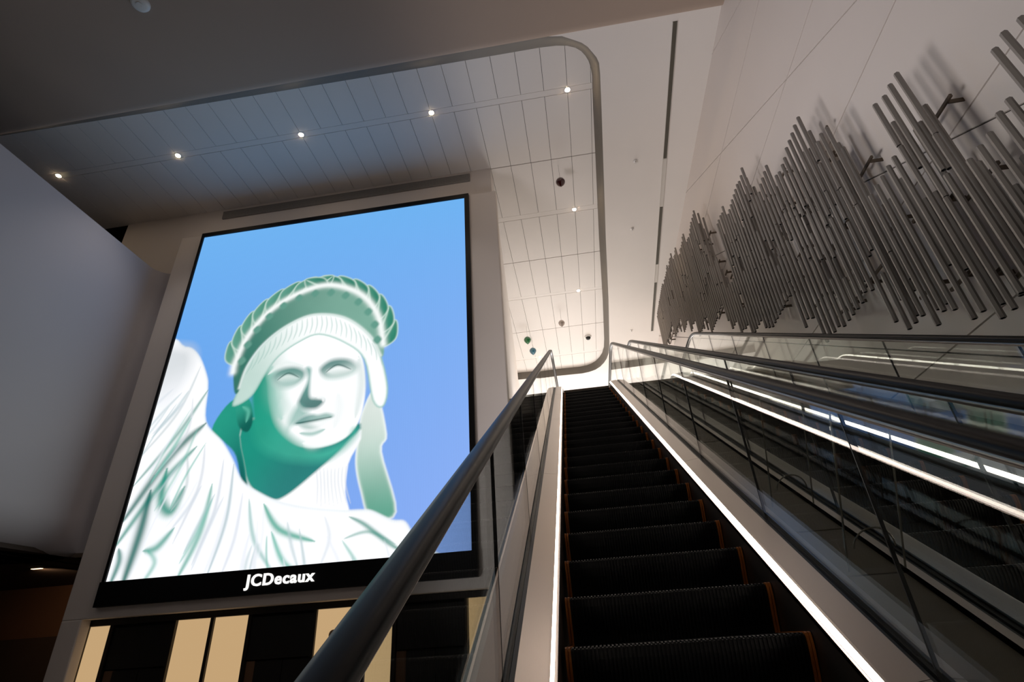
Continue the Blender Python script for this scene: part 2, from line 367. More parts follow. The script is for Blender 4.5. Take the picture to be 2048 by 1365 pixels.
for pts, wd, c, al in [([(.12,.47),(.082,.60),(-.012,.72)], .006, GREY, .6), ([(.166,.545),(.10,.66),(0,.785)], .008, (60,140,128), .7), ([(.185,.64),(.094,.72),(-.005,.874)], .016, DTEAL, .85),
    ([(.173,.70),(.085,.79),(-.006,.93)], .012, (40,140,124), .8), ([(.094,.75),(.101,.824),(.14,.855),(.165,.80)], .018, (28,140,122), .9), ([(.14,.855),(.17,.80),(.15,.72)], .006, GREY, .6),
    ([(.06,.80),(.062,.90),(.05,1.02)], .017, DTEAL, .92), ([(.163,.895),(.125,.935),(.087,.94)], .012, (46,150,132), .8), ([(.305,.756),(.315,.886),(.29,1.01)], .006, (150,176,184), .7), ([(.25,.80),(.245,.91),(.205,1.01)], .010, (70,160,142), .75),
    ([(.372,.845),(.407,.937),(.48,1.015)], .007, (150,190,186), .8), ([(.419,.86),(.475,.92),(.58,.953)], .010, (52,160,138), .85), ([(.454,.924),(.50,.99),(.56,1.02)], .008, (80,176,156), .8), ([(.66,.953),(.728,.943),(.80,.974)], .005, (120,170,160), .7),
    ([(.67,.907),(.713,.926),(.777,.967),(.83,.995)], .007, (60,140,126), .8), ([(.01,.93),(.022,.96),(.013,1.01)], .010, (30,120,110), .85), ([(.20,.70),(.21,.80),(.17,.93)], .006, (200,206,214), .7), ([(.27,.74),(.275,.86),(.24,.98)], .006, (196,204,214), .7),
    ([(.35,.83),(.35,.93),(.33,1.01)], .006, (206,212,222), .7), ([(.12,.56),(.13,.66),(.06,.76)], .005, (206,212,218), .7), ([(.60,.90),(.62,.95),(.60,1.01)], .006, (206,214,222), .6), ([(.10,.94),(.13,.97),(.10,1.02)], .008, (80,170,152), .6)]:
    stroke(pts, wd, c, al)
# more folds in the drapery
rf = np.random.RandomState(5)
for k in range(46):
    x0 = rf.uniform(.02, .84); y0 = np.interp(x0, [.0, .1, .18, .30, .46, .65, .84], [.50, .52, .66, .78, .88, .92, .96])+rf.uniform(.01, .12)
    lean = np.interp(x0, [0, .3, .5, .84], [-.10, -.05, .05, .09]); L_ = rf.uniform(.08, .2)
    stroke([(x0, y0), (x0+lean*.5+rf.uniform(-.012, .012), y0+L_*.5), (x0+lean, y0+L_)], rf.uniform(.003, .007), [(206, 214, 222), (176, 196, 200), (120, 186, 172), (226, 230, 238)][rf.randint(4)], rf.uniform(.45, .8))
# head
fill([(.33,.54),(.349,.49),(.387,.44),(.45,.41),(.515,.40),(.603,.43),(.662,.496),(.684,.58),(.682,.65),(.662,.70),(.62,.728),(.56,.738),(.50,.73),(.45,.708),(.40,.675),(.345,.63)], (206, 220, 216), (250, 251, 252), ((.38,.60), (.47,.58)), tex=.08)
fill([(.305,.53),(.340,.49),(.372,.535),(.392,.60),(.425,.665),(.49,.715),(.56,.742),(.64,.728),(.66,.70),(.668,.715),(.63,.75),(.564,.772),(.439,.75),(.35,.69)], (34, 150, 126), (66, 170, 150), ((.35,.6), (.56,.75)), tex=.35, soft=.016)
for pts, wd, c, al in [([(.37,.50),(.39,.57),(.43,.65)], .03, (120,186,170), .55), ([(.655,.50),(.672,.58),(.662,.67)], .016, (196,210,208), .6), ([(.42,.60),(.45,.63),(.47,.67)], .022, (206,222,218), .5), ([(.60,.60),(.61,.64),(.60,.69)], .022, (226,232,232), .6)]: stroke(pts, wd, c, al)
fill([(.272,.59),(.31,.585),(.338,.643),(.328,.676),(.294,.655)], (44, 150, 128), (18, 92, 82), ((.29,.6), (.33,.66)), tex=.25)
stroke([(.296,.605),(.318,.62),(.318,.65)], .007, (92, 180, 158), .8)
# eye sockets, lids and brows
fill([(.378,.528),(.40,.510),(.445,.506),(.482,.522),(.484,.545),(.455,.566),(.41,.566),(.385,.552)], (64, 128, 118), (170, 196, 190), ((.43,.508), (.42,.566)), soft=.010, alpha=.92)
fill([(.530,.525),(.565,.500),(.62,.503),(.656,.528),(.645,.550),(.60,.560),(.555,.555)], (66, 120, 114), (190, 208, 204), ((.59,.503), (.60,.558)), soft=.010, alpha=.92)
fill([(.398,.540),(.425,.527),(.458,.536),(.466,.546),(.43,.558)], (206, 220, 216), (160, 190, 184), ((.43,.53), (.43,.558)), soft=.006); fill([(.556,.534),(.588,.521),(.622,.530),(.634,.540),(.59,.550)], (236, 240, 240), (190, 206, 202), ((.59,.522), (.59,.55)), soft=.006)
stroke([(.395,.541),(.428,.524),(.468,.541)], .003, (40, 92, 86), .8); stroke([(.552,.536),(.588,.517),(.636,.536)], .003, (44, 92, 88), .8)
stroke([(.362,.520),(.41,.492),(.478,.508)], .009, (226, 234, 232), .85); stroke([(.524,.506),(.575,.480),(.656,.506)], .009, (253, 253, 253), .95)
# nose with its cast shadow
fill([(.486,.515),(.497,.55),(.480,.595),(.476,.612),(.49,.628),(.512,.634),(.538,.634),(.556,.622),(.556,.61),(.534,.606),(.512,.598),(.506,.555),(.503,.52)], (86, 150, 140), (58, 108, 104), ((.49,.53), (.52,.635)), soft=.008, alpha=.95)
stroke([(.516,.512),(.522,.55),(.530,.60)], .010, (254, 254, 254), .95); stroke([(.534,.604),(.552,.606),(.556,.617)], .006, (236, 240, 240), .9)
fill([(.476,.618),(.50,.632),(.515,.645),(.49,.662),(.462,.676),(.452,.69),(.456,.655)], (96, 160, 148), (150, 190, 180), ((.49,.62), (.45,.69)), soft=.012, alpha=.75)
# mouth and chin
fill([(.474,.668),(.497,.653),(.525,.648),(.545,.651),(.572,.649),(.594,.660),(.56,.672),(.51,.676)], (112, 156, 150), (150, 182, 176), ((.5,.65), (.55,.675)), soft=.006, alpha=.95)
stroke([(.476,.668),(.53,.666),(.592,.661)], .0035, (34, 84, 80), .9)
fill([(.494,.674),(.54,.669),(.582,.667),(.565,.684),(.53,.689),(.505,.685)], (240, 243, 243), (186, 204, 200), ((.54,.67), (.53,.689)), soft=.006)
stroke([(.495,.695),(.535,.700),(.572,.692)], .008, (128, 176, 166), .75); stroke([(.51,.722),(.545,.726),(.585,.718)], .014, (250, 251, 251), .7)
# hair and plain headband
fill([(.262,.60),(.272,.54),(.282,.488),(.324,.424),(.396,.372),(.484,.346),(.594,.369),(.684,.435),(.729,.509),(.756,.60),(.745,.65),(.71,.63),(.673,.512),(.603,.454),(.514,.418),(.449,.434),(.388,.470),(.352,.52),(.318,.58)], (190, 214, 206), (246, 248, 248), ((.32,.56), (.52,.40)), tex=.12, edge=((150, 190, 180), .006))
for k in range(26):
    u = k/25; bx = .30+.41*u; by = .52-.165*math.sin(math.pi*(.12+.80*u)); dx = (bx-.5)*.10
    stroke([(bx, by), (bx+dx*.5+.006, by+.028), (bx+dx+.002, by+.056)], .0026, (150, 186, 178), .55)
fill([(.255,.553),(.238,.468),(.267,.385),(.335,.308),(.438,.262),(.535,.254),(.641,.299),(.707,.377),(.734,.472),(.729,.509),(.684,.439),(.594,.373),(.484,.35),(.396,.374),(.324,.424),(.282,.488),(.272,.56)], (58, 120, 106), (120, 166, 150), ((.26,.5), (.6,.3)), tex=.25)
stroke([(.238,.50),(.24,.468),(.267,.387),(.335,.310),(.438,.264),(.535,.256),(.641,.301),(.707,.379),(.732,.472)], .012, (240, 244, 242), .95, False)
stroke([(.272,.55),(.284,.488),(.326,.424),(.398,.374),(.486,.35),(.594,.373),(.684,.439),(.726,.505)], .005, (214, 226, 222), .9, False)
for k in range(13):
    u = (k+.5)/13; ang = math.pi*(1.03-u*1.04); cx_, cy_ = .487+.226*math.cos(ang), .475-.197*math.sin(ang)
    cx_ -= .0; rr = .014; fill([(cx_-rr, cy_), (cx_, cy_-rr*.9), (cx_+rr, cy_), (cx_, cy_+rr*.9)], (96, 150, 134), soft=.004, tex=.1)
img = np.clip(img*(1+.010*np.sin(S*900)[:, None]), 0, 1.1)
X0, X1, Z0, Z1 = -8.5, -1.93, 1.365, 9.19
co = np.stack([X0+(X1-X0)*S, np.full_like(S, 9.165), Z1-(Z1-Z0)*Rr], 1)
ii = np.arange(NXg*NZg).reshape(NZg, NXg)
faces = np.stack([ii[1:, :-1], ii[1:, 1:], ii[:-1, 1:], ii[:-1, :-1]], -1).reshape(-1, 4)
me = bpy.data.meshes.new('display'); me.vertices.add(len(co)); me.vertices.foreach_set('co', co.ravel())
me.loops.add(faces.size); me.loops.foreach_set('vertex_index', faces.ravel().astype(np.int32)); me.polygons.add(len(faces))
me.polygons.foreach_set('loop_start', (np.arange(len(faces))*4).astype(np.int32)); me.update(calc_edges=True)
ca = me.color_attributes.new('picture', 'FLOAT_COLOR', 'POINT'); ca.data.foreach_set('color', np.concatenate([img, np.ones((len(img), 1))], 1).astype(np.float32).ravel())
m = bpy.data.materials.new('display'); m.use_nodes = True; nt = m.node_tree; nt.nodes.clear(); MATS['display'] = m
out = nt.nodes.new('ShaderNodeOutputMaterial'); e = nt.nodes.new('ShaderNodeEmission'); at = nt.nodes.new('ShaderNodeVertexColor'); at.layer_name = 'picture'
e.inputs[1].default_value = 1.12; nt.links.new(at.outputs[0], e.inputs[0]); nt.links.new(e.outputs[0], out.inputs[0])
P_(link('display', me, 'display', vw, label='bright picture of a pale draped statue with leaf wreath'))
for nm, a, b in (('bezel', (-8.56, 9.10, .96), (-1.83, 9.21, 1.36)), ('bezel', (-8.56, 9.13, 9.19), (-1.83, 9.21, 9.30)), ('bezel', (-8.56, 9.13, 1.36), (-8.50, 9.21, 9.19)), ('bezel', (-1.93, 9.13, 1.36), (-1.83, 9.21, 9.19)), ('back_plate', (-8.52, 9.17, 1.3), (-1.9, 9.22, 9.25))):
    P_(MB().box(a, b).build(nm, 'bezel', vw))
fc_ = bpy.data.curves.new('lettering', 'FONT'); fc_.body = 'JCDecaux'; fc_.size = .292; fc_.extrude = .012; fc_.offset = .0075; fc_.space_character = 1.12; fc_.align_x = 'CENTER'; fc_.resolution_u = 4
to = bpy.data.objects.new('tmp', fc_); COL.objects.link(to); bpy.context.view_layer.update()
tm = bpy.data.meshes.new_from_object(to.evaluated_get(bpy.context.evaluated_depsgraph_get())); bpy.data.objects.remove(to)
xsn = [q.co.x for q in tm.vertices]; sc = 1.235/(max(xsn)-min(xsn))
lt = link('lettering', tm, 'letter', vw, label='white company lettering on the black lower bezel')
lt.matrix_parent_inverse = Matrix.Translation(-vw.location)
lt.matrix_basis = Matrix.Translation((-5.19, 9.09, 1.095)) @ Matrix.Rotation(math.pi/2, 4, 'X') @ Matrix.Diagonal((sc, sc*.95, 1, 1))

# vent grille above the screen
vt = thing('vent_grille', 'long grey linear vent grille above the big screen', 'vent', (-5.08, 9.4, 9.95))
P_(MB().box((-8.34, 9.385, 9.95), (-1.83, 9.405, 10.19)).build('backing', 'vent_grey', vt))
for k in range(7): P_(MB().box((-8.34, 9.355, 9.958+.0345*k), (-1.83, 9.39, 9.978+.0345*k)).build('slat', 'vent_grey', vt))

# ================================================================== STOREFRONT under the screen
sf = thing('storefront', 'dark framed shopfront with glowing cream panels under the big screen', 'storefront', (-5.1, 9.5, ZL))
P_(MB().box((-9.0, 9.42, .69), (-1.43, 9.62, .785)).build('header', 'shop_frame', sf))
P_(MB().box((-9.0, 9.6, ZL), (-1.43, 9.7, .785)).build('back_wall', 'shop_dark', sf))
P_(MB().box((-9.0, 9.46, ZL), (-8.88, 9.6, .7)).build('mullion', 'shop_frame', sf))
for a in (-8.87, -7.2, -6.51, -4.67, -3.97, -2.08):
    wd = .42 if a == -8.87 else .63
    P_(MB().box((a, 9.52, -1.5), (a+wd, 9.56, .69)).build('lit_panel', 'lit_cream', sf))
    P_(MB().box((a+wd, 9.47, ZL), (a+wd+.06, 9.6, .7)).build('mullion', 'shop_frame', sf))
for a in (-8.38, -5.83, -3.27):
    P_(bevel(MB().box((a, 9.50, .02), (a+1.12, 9.56, .655)).build('dark_panel', 'shop_dark', sf), .01))
    P_(MB().box((a, 9.53, ZL), (a+.16, 9.58, 0)).build('side_panel', 'brown_wall', sf))
    for k in range(2): P_(MB().box((a+.17+.48*k, 9.51, ZL), (a+.17+.48*k+.47, 9.55, -.01)).build('door_leaf', 'shop_dark', sf))
    P_(MB().box((a+1.125, 9.47, ZL), (a+1.17, 9.6, .7)).build('mullion', 'shop_frame', sf))
sg = MB().cyl((0, 0), .075, -.012, .012, 24).build('round_sign', 'sign_grey', label='small round grey sign stuck on a glowing cream shopfront panel', category='sign')
sg.location = (-4.35, 9.505, .30); sg.rotation_euler = (math.pi/2, 0, 0)

# ================================================================== ESCALATORS
VB_LO, VB_HI = (-.27, ZL), (11.06, ZU)      # nosing line corner points
SL = math.radians(30)
def base_path(r_lo=1.3, r_hi=.8, y_lo=-2.2, y_hi=13.2, d=0.0):
    """points (y,z) of the nosing line offset by d, with filleted bends"""
    nS = (-math.sin(SL), math.cos(SL)); m15 = math.tan(SL/2)
    lo = (VB_LO[0]-d*m15, VB_LO[1]+d); hi = (VB_HI[0]-d*m15, VB_HI[1]+d)
    pts = [(y_lo, lo[1])]
    R1 = max(.15, r_lo-d); t1 = R1*m15
    for k in range(9):
        a = SL*k/8; pts.append((lo[0]-t1+R1*math.sin(a), lo[1]+R1*(1-math.cos(a))))
    R2 = r_hi+d; t2 = R2*m15
    sx, sz = hi[0]-t2*math.cos(SL), hi[1]-t2*math.sin(SL)
    for k in range(1, 24): u = k/24; p = pts[9]; pts.append((p[0]+(sx-p[0])*u, p[1]+(sz-p[1])*u))
    for k in range(9):
        a = SL*(1-k/8); pts.append((hi[0]+t2-R2*math.sin(a), hi[1]-R2*(1-math.cos(a))))
    pts.append((y_hi, hi[1])); return pts
def zat(d, y):
    P = base_path(d=d)
    return float(np.interp(y, [p[0] for p in P], [p[1] for p in P]))
_zc = {}
def zoff(d, ys):
    if d not in _zc: P = base_path(d=d); _zc[d] = ([p[0] for p in P], [p[1] for p in P])
    return np.interp(ys, *_zc[d])
def ysamples(a, b):
    st = [a, b] + [y for y in [-2.2, -1.2]+list(np.linspace(-1.1, .6, 14))+list(np.linspace(9.8, 11.8, 18)) if a < y < b]
    return sorted(st)
def sweep(sec, ya, yb, name, m, parent, smooth_=False):
    """closed section [(u,d)] swept along the offset paths between ya and yb (cut square to X-vertical plane)"""
    ys = ysamples(ya, yb); v = []; f = []; k = len(sec)
    for y in ys:
        for u, d in sec: v.append((u, y, float(zoff(d, y))))
    for i in range(len(ys)-1):
        for j in range(k): f.append((i*k+j, i*k+(j+1) % k, (i+1)*k+(j+1) % k, (i+1)*k+j))
    f.append(tuple(range(k))); f.append(tuple((len(ys)-1)*k+j for j in reversed(range(k))))
    mb = MB(); mb.v = v; mb.f = f; return mb.build(name, m, parent, smooth_)
def rail_path(d, r_end=.36):
    P = base_path(d=d, y_lo=-2.2, y_hi=13.2); zl, zh = P[0][1], P[-1][1]; out = []
    for k in range(11, -1, -1): a = math.pi*k/12+math.pi/12*0; out.append((-2.2-r_end*math.sin(a), zl-r_end*(1-math.cos(a))))
    out = out[:-1]+P
    for k in range(1, 12): a = math.pi*k/12; out.append((13.2+r_end*math.sin(a), zh-r_end*(1-math.cos(a))))
    return out
def tube_sweep(path, sec, cx, name, m, parent):
    """section [(u, h)] swept along (y,z) path, h along the path normal"""
    v = []; f = []; k = len(sec); n = len(path)
    for i, p in enumerate(path):
        a = path[max(i-1, 0)]; b = path[min(i+1, n-1)]; ty, tz = b[0]-a[0], b[1]-a[1]; L = math.hypot(ty, tz); ny, nz = -tz/L, ty/L
        for u, h in sec: v.append((cx+u, p[0]+ny*h, p[1]+nz*h))
    for i in range(n-1):
        for j in range(k): f.append((i*k+j, i*k+(j+1) % k, (i+1)*k+(j+1) % k, (i+1)*k+j))
    f += [tuple(range(k)), tuple((n-1)*k+j for j in reversed(range(k)))]
    mb = MB(); mb.v = v; mb.f = f; return mb.build(name, m, parent, True)
GH, LH = .685, .533          # half gauge of glass/rail and of light line
JY = [2.12+1.245*k for k in range(-3, 8)]
# shared step mesh: cleated tread and curved riser
PIT, DEP, RIS = .4288, .3714, .2144
prof = [(DEP+.01, 0), (.06, 0), (.012, 0), (0, -.004), (-.004, -.014), (-.002, -.05), (.010, -.095), (.026, -.14), (.040, -.18), (.048, -RIS-.01)]
def profn(i):
    a = prof[max(i-1, 0)]; b = prof[min(i+1, len(prof)-1)]; ty, tz = b[0]-a[0], b[1]-a[1]; L = math.hypot(ty, tz); return (tz/L, -ty/L)
HWS = .5
def step_mesh():
    n = 56; wd = (2*HWS-.05)/n; cols = []
    for i in range(n):
        x = -HWS+.025+i*wd; cols += [(x, 0), (x+wd*.22, 0), (x+wd*.22, 1), (x+wd*.72, 1), (x+wd*.72, 0)]
    cols += [(HWS-.025, 0)]
    v = []; f = []; k = len(prof)
    for x, h in cols:
        for i, (y, z) in enumerate(prof): ny, nz = profn(i); v.append((x, y+ny*(h*.007-.007), z+nz*(h*.007-.007)))
    for c in range(len(cols)-1):
        for i in range(k-1): f.append((c*k+i, c*k+i+1, (c+1)*k+i+1, (c+1)*k+i))
    return pym('step', v, f)
def strip_mesh(sg):
    v = []; f = []; k = len(prof); cols = [(0, -.012), (0, .002), (.009, .002), (.010, -.004), (.013, -.004), (.014, .002), (.023, .002), (.023, -.012)]
    for x, off in cols:
        for i, (y, z) in enumerate(prof): ny, nz = profn(i); v.append((sg*(HWS-x), y+ny*off, z+nz*off))
    for c in range(len(cols)-1):
        for i in range(k-1): f.append((c*k+i, c*k+i+1, (c+1)*k+i+1, (c+1)*k+i))
    return pym('demarcation_strip', v, f)
STEP = step_mesh(); STEP.materials.append(MATS['step_black']); STRIPS = [strip_mesh(-1), strip_mesh(1)]
for q in STRIPS: q.materials.append(MATS['orange'])
def escalator(cx, label):
    E_ = thing('escalator', label, 'escalator', (cx, -.27, ZL), 'pair of parallel escalators')
    inv = Matrix.Translation(-E_.location)
    def fin(o): o.matrix_parent_inverse = inv; return o
    # steps on the incline
    k0 = -7
    for k in range(k0, 23):
        tt = 2.262+PIT*k; y = tt*math.cos(SL)+1.34*.5; z = tt*.5-1.34*math.cos(SL)
        if z > ZU-.03 or z < ZL-.02: continue
        o = fin(link('step', STEP, None, E_)); o.location = (cx+.008, y, z)
        for sm_ in STRIPS: link('demarcation_strip', sm_, None, o)
    fin(MB().box((cx-.5, 11.06, ZU-.06), (cx+.5, 13.6, ZU)).build('landing_plate', 'steel_dark', E_))
    fin(MB().box((cx-.5, -3.0, ZL-.06), (cx+.5, -.2, ZL+.004)).build('landing_plate', 'steel_dark', E_))
    fin(sweep([(cx-.48, -.30), (cx+.48, -.30), (cx+.48, -.45), (cx-.48, -.45)], -2.2, 13.2, 'truss_pan', 'black', E_))
    for s in (-1, 1):
        x = lambda u: cx+s*u
        fin(sweep([(x(.512), -.30), (x(.530), -.30), (x(.530), .070), (x(.512), .070)], -2.2, 13.2, 'skirt_panel', 'skirt', E_))
        # light line along the inner edge of the deck
        fin(sweep([(x(.520), .083), (x(.530), .109), (x(.541), .104), (x(.540), .083)], -1.5, 11.5, 'light_line', 'led', E_))
        fin(sweep([(x(.508), .062), (x(.520), .062), (x(.517), .0825), (x(.508), .0825)], -2.2, 13.2, 'light_line_edge', 'steel', E_))
        ends = [-2.2]+JY[1::2]+[13.2]; ends = sorted(e for e in ends if -2.2 <= e <= 13.2)
        for a, b in zip(ends, ends[1:]):
            fin(sweep([(x(.531), .112), (x(.540), .114), (x(.655), .128), (x(.655), -.05), (x(.545), -.05), (x(.545), .106)], a+.0015, b-.0015, 'inner_deck', 'steel', E_))
            if cx < 1 and s < 0:
                fin(sweep([(x(.717), .128), (x(.800), .118), (x(.872), .07), (x(.872), -.05), (x(.717), -.05)], a+.0015, b-.0015, 'outer_deck', 'steel_dark', E_))
            else:
                fin(sweep([(x(.717), .128), (x(.752), .124), (x(.752), -.05), (x(.717), -.05)], a+.0015, b-.0015, 'outer_deck', 'steel', E_))
        for a, b in ((.655, .678), (.692, .717)):
            fin(sweep([(x(a), .05), (x(b), .05), (x(b), .115), (x(a), .115)], -2.2, 13.2, 'glass_channel', 'channel', E_))
        fin(sweep([(x(.66), -.05), (x(.715), -.05), (x(.715), .052), (x(.66), .052)], -2.2, 13.2, 'balustrade_base', 'black', E_))
        # glass panels with upright joints, rounded ends
        js = [-2.2]+[y for y in JY if -1.9 < y < 12.9]+[13.2]
        for i, (a, b) in enumerate(zip(js, js[1:])):
            ys = ysamples(a+.004, b-.004); bot = [(y, float(zoff(.06, y))) for y in ys]; top = [(y, float(zoff(.902, y))) for y in ys]
            if i == len(js)-2:
                r_ = .35; zt = top[-1][1]; top += [(13.2+r_*math.sin(q), zt-r_*(1-math.cos(q))) for q in [math.pi*k/10 for k in range(1, 10)]]
            if i == 0:
                r_ = .35; zt = top[0][1]; top = [(-2.2-r_*math.sin(q), zt-r_*(1-math.cos(q))) for q in [math.pi*k/10 for k in range(9, 0, -1)]]+top
            fin(MB().prism(bot+list(reversed(top)), 'x', cx+s*GH-.006, cx+s*GH+.006).build('glass_panel', 'glass', E_))
        for yj in js[1:-1]:
            fin(MB().box((cx+s*GH-.007, yj-.003, float(zoff(.06, yj))), (cx+s*GH+.007, yj+.003, float(zoff(.902, yj)))).build('glass_joint', 'channel', E_))
        rp = rail_path(.93)
        hr = fin(tube_sweep(rp, [(-.037, -.012), (-.037, .004), (-.031, .014), (-.015, .020), (.015, .020), (.031, .014), (.037, .004), (.037, -.012), (.028, -.018), (-.028, -.018)], cx+s*GH, 'handrail', 'rubber', E_))
        gd = tube_sweep(rail_path(.905), [(-.016, -.016), (-.020, -.004), (-.018, .010), (.018, .010), (.020, -.004), (.016, -.016), (.008, -.018), (-.008, -.018)], cx+s*GH, 'rail_guide', 'guide', hr)
        ox = .872 if (cx < 1 and s < 0) else .752
        fin(sweep([(x(ox-.02), -.9), (x(ox), -.9), (x(ox), .06), (x(ox-.02), .06)], -1.2, 13.2, 'side_cladding', 'steel_dark', E_))
    return E_
CX1, CX2 = .33, 2.10
escalator(CX1, 'near escalator with black steps climbing beside the big screen')
escalator(CX2, 'far escalator running next to the tube sculpture wall')
# cover panels between the escalators and beside the wall
for a_, b_, lab in ((CX1+.756, CX2-.756, 'brushed metal cover strip filling the gap between the two escalators'), (CX2+.756, XW-.012, 'brushed metal cover strip between far escalator and tube wall')):
    cv = thing('cover_strip', lab, 'cover', ((a_+b_)/2, -.27, ZL))
    ycut = [-2.2, .6, 2.77, 3.22, 5.2, 7.5, 9.4, 11.2, 13.2]
    for a, b in zip(ycut, ycut[1:]):
        o = sweep([(a_, .10), (b_, .10), (b_, .06), (a_, .06)], a+.006, b-.006, 'cover_panel', 'cover_metal', cv); o.matrix_parent_inverse = Matrix.Translation(-cv.location)
# acrylic anti-slide guard between the escalators
ag = thing('acrylic_guard', 'clear acrylic safety guard standing between the two escalators', 'guard', (1.215, 2.9, .6))
def gpt(t, n): return (t*math.cos(SL)-n*.5, t*.5+n*math.cos(SL))
def slab(t0, t1, n0, n1, u0, u1, nm, m='acrylic'):
    mb = MB(); mb.prism([gpt(t0, n0), gpt(t1, n0), gpt(t1, n1), gpt(t0, n1)], 'x', u0, u1); o = mb.build(nm, m, ag); o.matrix_parent_inverse = Matrix.Translation(-ag.location); return o
UA, UB = 1.095, 1.335
slab(3.30, 3.312, -1.20, -.55, UA, UB, 'end_sheet'); slab(2.45, 2.462, -1.20, -.50, UA, UB, 'end_sheet')
slab(2.462, 3.30, -.55, -.542, UA, UB, 'top_sheet')
for t0 in (2.448, 3.296):
    v = []; f = []; N = 18; uc = (UA+UB)/2
    for i in range(N+1):
        a = math.pi*i/N
        for q in range(6):
            b = 2*math.pi*q/6; rr = .085+.004*math.cos(b); p = gpt(t0+.004*math.sin(b), -1.10+rr*math.sin(a)); v.append((uc+rr*math.cos(a), p[0], p[1]))
        if i:
            for q in range(6): f.append(((i-1)*6+q, (i-1)*6+(q+1) % 6, i*6+(q+1) % 6, i*6+q))
    o = link('hole_rim', pym('hole_rim', v, f, True), 'edge_clear', ag); o.matrix_parent_inverse = Matrix.Translation(-ag.location)
for t0, nt_ in ((2.448, -.50), (3.306, -.55)):
    for u_ in (UA, UB-.006):
        o = slab(t0, t0+.006, -1.20, nt_, u_, u_+.006, 'sheet_edge', 'edge_clear')

# ================================================================== TUBE SCULPTURE on the right wall
ts = thing('tube_sculpture', 'wall sculpture of upright grey metal tubes in a stepped skyline', 'sculpture', (3.4, 8, 4))
blocks = [(1.75, 2.35, 2.55, .7), (2.35, 2.80, 3.45, .9), (2.80, 3.46, 3.08, 1.3), (3.46, 3.95, 4.32, 1.89), (3.95, 4.20, 3.74, 2.03), (4.20, 4.56, 3.74, 2.20), (4.56, 4.95, 4.95, 2.37), (4.95, 5.04, 5.55, 2.53), (5.04, 6.12, 5.55, 2.99), (6.12, 6.40, 5.89, 3.05), (6.40, 6.84, 5.89, 3.48), (6.84, 7.95, 6.63, 4.07), (7.95, 8.10, 6.63, 4.2),
          (8.10, 8.64, 6.93, 4.40), (8.64, 9.12, 5.75, 4.68), (9.12, 9.50, 6.60, 5.05), (9.50, 9.72, 7.2, 5.3), (9.72, 10.90, 8.30, 5.74), (10.90, 11.9, 8.67, 6.2), (11.9, 12.5, 9.02, 6.7), (12.5, 13.3, 9.31, 7.1), (13.3, 14.4, 9.45, 7.6), (14.4, 16.4, 9.57, 8.1)]
def hex_tube():
    v = []; f = []
    for zz, r in ((0, .0240), (1, .0240)):
        for i in range(6): a = math.pi*i/3; v.append((r*math.cos(a), r*math.sin(a), zz))
    for zz, r in ((0, .0195), (1, .0195)):
        for i in range(6): a = math.pi*i/3; v.append((r*math.cos(a), r*math.sin(a), zz))
    for zz, r in ((.02, .0195), (.98, .0195)):
        for i in range(6): a = math.pi*i/3; v.append((r*math.cos(a), r*math.sin(a), zz))
    mi = []
    for i in range(6):
        j = (i+1) % 6
        f.append((i, j, 6+j, 6+i)); mi.append(0); f.append((i, 12+i, 12+j, j)); mi.append(0); f.append((6+i, 6+j, 18+j, 18+i)); mi.append(0)
        f.append((12+i, 24+i, 24+j, 12+j)); mi.append(1); f.append((18+i, 18+j, 30+j, 30+i)); mi.append(1)
    f.append(tuple(24+i for i in reversed(range(6)))); mi.append(1); f.append(tuple(30+i for i in range(6))); mi.append(1)
    me = pym('tube', v, f); me.polygons.foreach_set('material_index', mi); return me, v, f, mi
TUBE, tv, tf, tmi = hex_tube(); TUBE.materials.append(MATS['tube_metal']); TUBE.materials.append(MATS['tube_dark'])
tubes = []
rng = random.Random(21)
y = 1.80
while y < 16.35:
    for (a, b, zt, zb) in blocks:
        if a <= y < b:
            for layer, xx in ((0, 3.24), (1, 3.33), (2, 3.42)):
                if layer == 1 and rng.random() < .2: continue
                if layer == 2 and rng.random() < .4: continue
                yy = y + (0, .042, .084)[layer] + rng.uniform(-.008, .008)
                top = zt - (rng.choice((0, 0, 0, .05)) if layer == 0 else rng.uniform(.05, .55)); bot = zb + (rng.choice((0, 0, 0, .06)) if layer == 0 else rng.uniform(.05, .6))
                if top-bot < .4: continue
                segs = [bot]; z = bot
                while True:
                    z += rng.uniform(.7, 2.0)
                    if z > top-.45: break
                    segs.append(z)
                segs.append(top)
                for i in range(len(segs)-1):
                    gap = rng.choice((.01, .01, .05, .3)) if i < len(segs)-2 else 0
                    if layer and rng.random() < .12: continue
                    tubes.append((xx+rng.uniform(-.008, .008)*(i % 2), yy, segs[i], segs[i+1]-gap))
            break
    y += .124
tubes.sort(key=lambda q: q[1]-.0*q[2])
inv = Matrix.Translation(-ts.location)
for i, (xx, yy, z0, z1) in enumerate(tubes[:300]):
    o = bpy.data.objects.new('tube', TUBE); COL.objects.link(o); o.parent = ts; o.matrix_parent_inverse = inv; o.location = (xx, yy, z0); o.scale = (1, 1, z1-z0); o.rotation_euler = (0, 0, .26)
v = []; f = []; mi = []
cr, sr_ = math.cos(.26), math.sin(.26)
for (xx, yy, z0, z1) in tubes[300:]:
    n = len(v); v += [(xx+p[0]*cr-p[1]*sr_, yy+p[0]*sr_+p[1]*cr, z0+p[2]*(z1-z0)) for p in tv]; f += [tuple(n+i for i in q) for q in tf]; mi += tmi
if v:
    me = pym('tube_bundle', v, f); me.polygons.foreach_set('material_index', mi); o = link('tube_bundle', me, ['tube_metal', 'tube_dark'], ts, kind='stuff'); o.matrix_parent_inverse = inv
